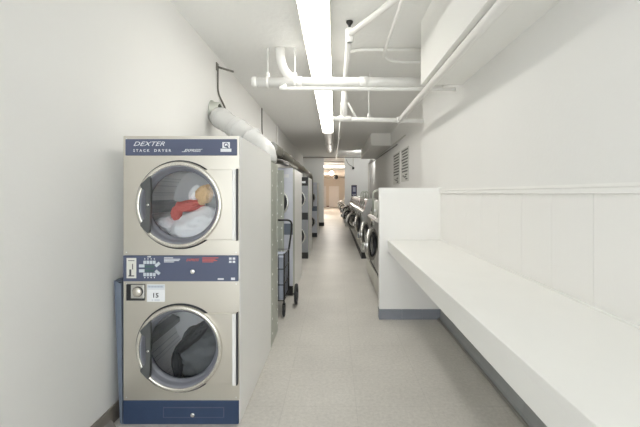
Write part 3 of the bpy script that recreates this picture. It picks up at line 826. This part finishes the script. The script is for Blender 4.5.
for k in range(10):
    c = copy_tree(sm); c.location = (.65, 9.05+.75*(k+1), 0)
    smalls.append(c); c['label'] = '%s of the smaller washers beyond the two large ones' % ordn[k]
for w_ in smalls[2:]:
    for ch in list(w_.children):
        if ch.name.startswith('hose'): bpy.data.objects.remove(ch)
sm = smalls[2]
for k, (xx, yy, lab) in enumerate(((.62, 18.35, 'washer with its round door swung open just beyond the rear opening'),
                                   (.60, 21.0, 'washer with open door standing deeper inside the far room'),
                                   (.60, 25.5, 'farthest washer with open door in the far room'))):
    c = copy_tree(sm); c.location = (xx, yy, 0); c['label'] = lab
    swing(c, 1.75)
swing(big, .38); swing(b2, .34)
for k, a in enumerate((.3, .9, 0, .35, 1.2, .2, .5, 0, 1.0, .4, .3)): swing(smalls[k], a)

# ------------------------------------------------------------------ things on the rear walls
for (ya, yb_, z0, z1, lab) in ((8.14, 9.02, 1.84, 2.62, 'nearer notice board of dark rows on the right wall'),
                               (9.28, 10.25, 1.80, 2.63, 'farther notice board of dark rows on the right wall')):
    o = empty('notice_board', (XR2, (ya+yb_)/2, z0), lab, 'notice board', 'notice boards on the right wall')
    hw = (yb_-ya)/2; hh = z1-z0
    MB().box(-.012, -.001, -hw, hw, 0, hh).build('board', M['board'], o)
    for k in range(8):
        z = hh - .035 - k*(hh*.72/8)
        MB().box(-.016, -.0118, -hw+.05+.06*((k*5) % 3)/2, hw-.06-.12*((k*7) % 3)/2, z-.034, z).build('printed_row', M['boardrow'], o)
    g = MB()
    for (a, b_, zz) in ((-.30, -.05, .14), (-.2, .1, .09), (-.33, -.1, .04), (.12, .25, .12)):
        g.box(-.016, -.0118, a, b_, zz, zz+.03)
    g.build('small_print', M['boardrow'], o)
ps = empty('poster', (.91, YB, 1.43), 'small dark blue framed poster on the rear wall', 'poster')
MB().box(-.13, .13, -.02, -.001, 0, .52, .003).build('frame', M['dark'], ps)
MB().box(-.115, .115, -.024, -.019, .015, .505).build('print', M['poster'], ps)
MB().box(-.06, .07, -.026, -.0235, .20, .42, .002).build('picture', M['poster2'], ps)
MB().box(-.09, .09, -.026, -.0235, .05, .10).build('caption_band', M['poster2'], ps)
cm = empty('wall_camera', (.87, YB, 2.75), 'small dark camera on a conduit drop beside the rear opening', 'camera')
MB().tube([(0, -.03, .50), (0, -.03, .06)], .018, 8).build('conduit_drop', M['conduit'], cm)
MB().tube(rounded([(-.33, -.02, .42), (-.25, -.02, .2), (0, -.03, .06)], .12), .012, 8).build('cable', M['wire'], cm)
MB().box(-.05, .05, -.10, -.005, -.05, .06, .012).lathe([(0, -.13), (.035, -.125), (.035, -.09)], c=(0, 0, 0), n=14).build('camera_body', M['dark'], cm)
gl = empty('globe_light', (-.23, 24.0, 2.88), 'glowing globe lamp hanging in the far room', 'lamp')
MB().sphere((0, 0, 0), .115).build('globe', M['globe'], gl)
MB().tube([(0, 0, .15), (0, 0, H-2.88)], .012, 8).lathe([(.02, .10), (.06, .11), (.05, .15), (.012, .17)], axis='z', n=14).lathe([(.012, .41), (.07, .435), (.07, .45)], axis='z', n=14).build('stem', M['greypipe'], gl)
fill_globe = empty('globe_light', (-1.6, 33.0, 2.75), 'added unseen glowing globe brightening the far room from the left', 'lamp')  # extra globe added out of view to brighten the far room
MB().sphere((0, 0, 0), .14).build('globe', M['globe'], fill_globe)
MB().tube([(0, 0, .13), (0, 0, H-.02-2.75)], .012, 8).build('stem', M['greypipe'], fill_globe)
dm_ = empty('convex_mirror', (.08, 29.0, 2.85), 'small dark round dome hanging in the far room', 'mirror')
MB().lathe([(0, -.10), (.10, -.08), (.16, -.03), (.18, .02), (.17, .04), (0, .04)], n=20).build('dome', M['dark'], dm_)
MB().tube([(0, .0, .15), (0, 0, H-.02-2.85)], .012, 8).build('stem', M['greypipe'], dm_)

# ------------------------------------------------------------------ light and camera
wld = bpy.data.worlds.new('World'); sc.world = wld; wld.use_nodes = True
bg = wld.node_tree.nodes['Background']
bg.inputs['Color'].default_value = (.91, .96, 1.0, 1); bg.inputs['Strength'].default_value = 3.8

def area(name, loc, rot, sx, sy, power, color=(1, .98, .94)):
    l = bpy.data.lights.new(name, 'AREA'); l.shape = 'RECTANGLE'; l.size = sx; l.size_y = sy; l.energy = power; l.color = color
    o = bpy.data.objects.new(name, l); COL.objects.link(o); o.location = loc; o.rotation_euler = rot; return o
# added fill light, unseen behind the rear soffit, brightening the end of the hall
area('rear_fill_light', (1.35, 15.03, 3.15), (PI/2, 0, 0), .9, .3, 15)

cam = bpy.data.cameras.new('camera'); co = bpy.data.objects.new('camera', cam); COL.objects.link(co)
cam.sensor_fit = 'HORIZONTAL'; cam.sensor_width = 36; cam.lens = F/640*36
cam.shift_x = -(VX-320)/640; cam.shift_y = (VY-213.5)/640
co.location = (0, 0, CAMZ); co.rotation_euler = (PI/2, 0, 0)
cam.clip_start = .05; cam.clip_end = 200
sc.camera = co

sc.view_settings.view_transform = 'Standard'; sc.view_settings.look = 'None'
sc.view_settings.gamma = 1; sc.view_settings.exposure = 0.52; sc.view_settings.use_curve_mapping = False
sc.cycles.max_bounces = 14; sc.cycles.diffuse_bounces = 12; sc.cycles.transparent_max_bounces = 16
sc.cycles.use_denoising = True
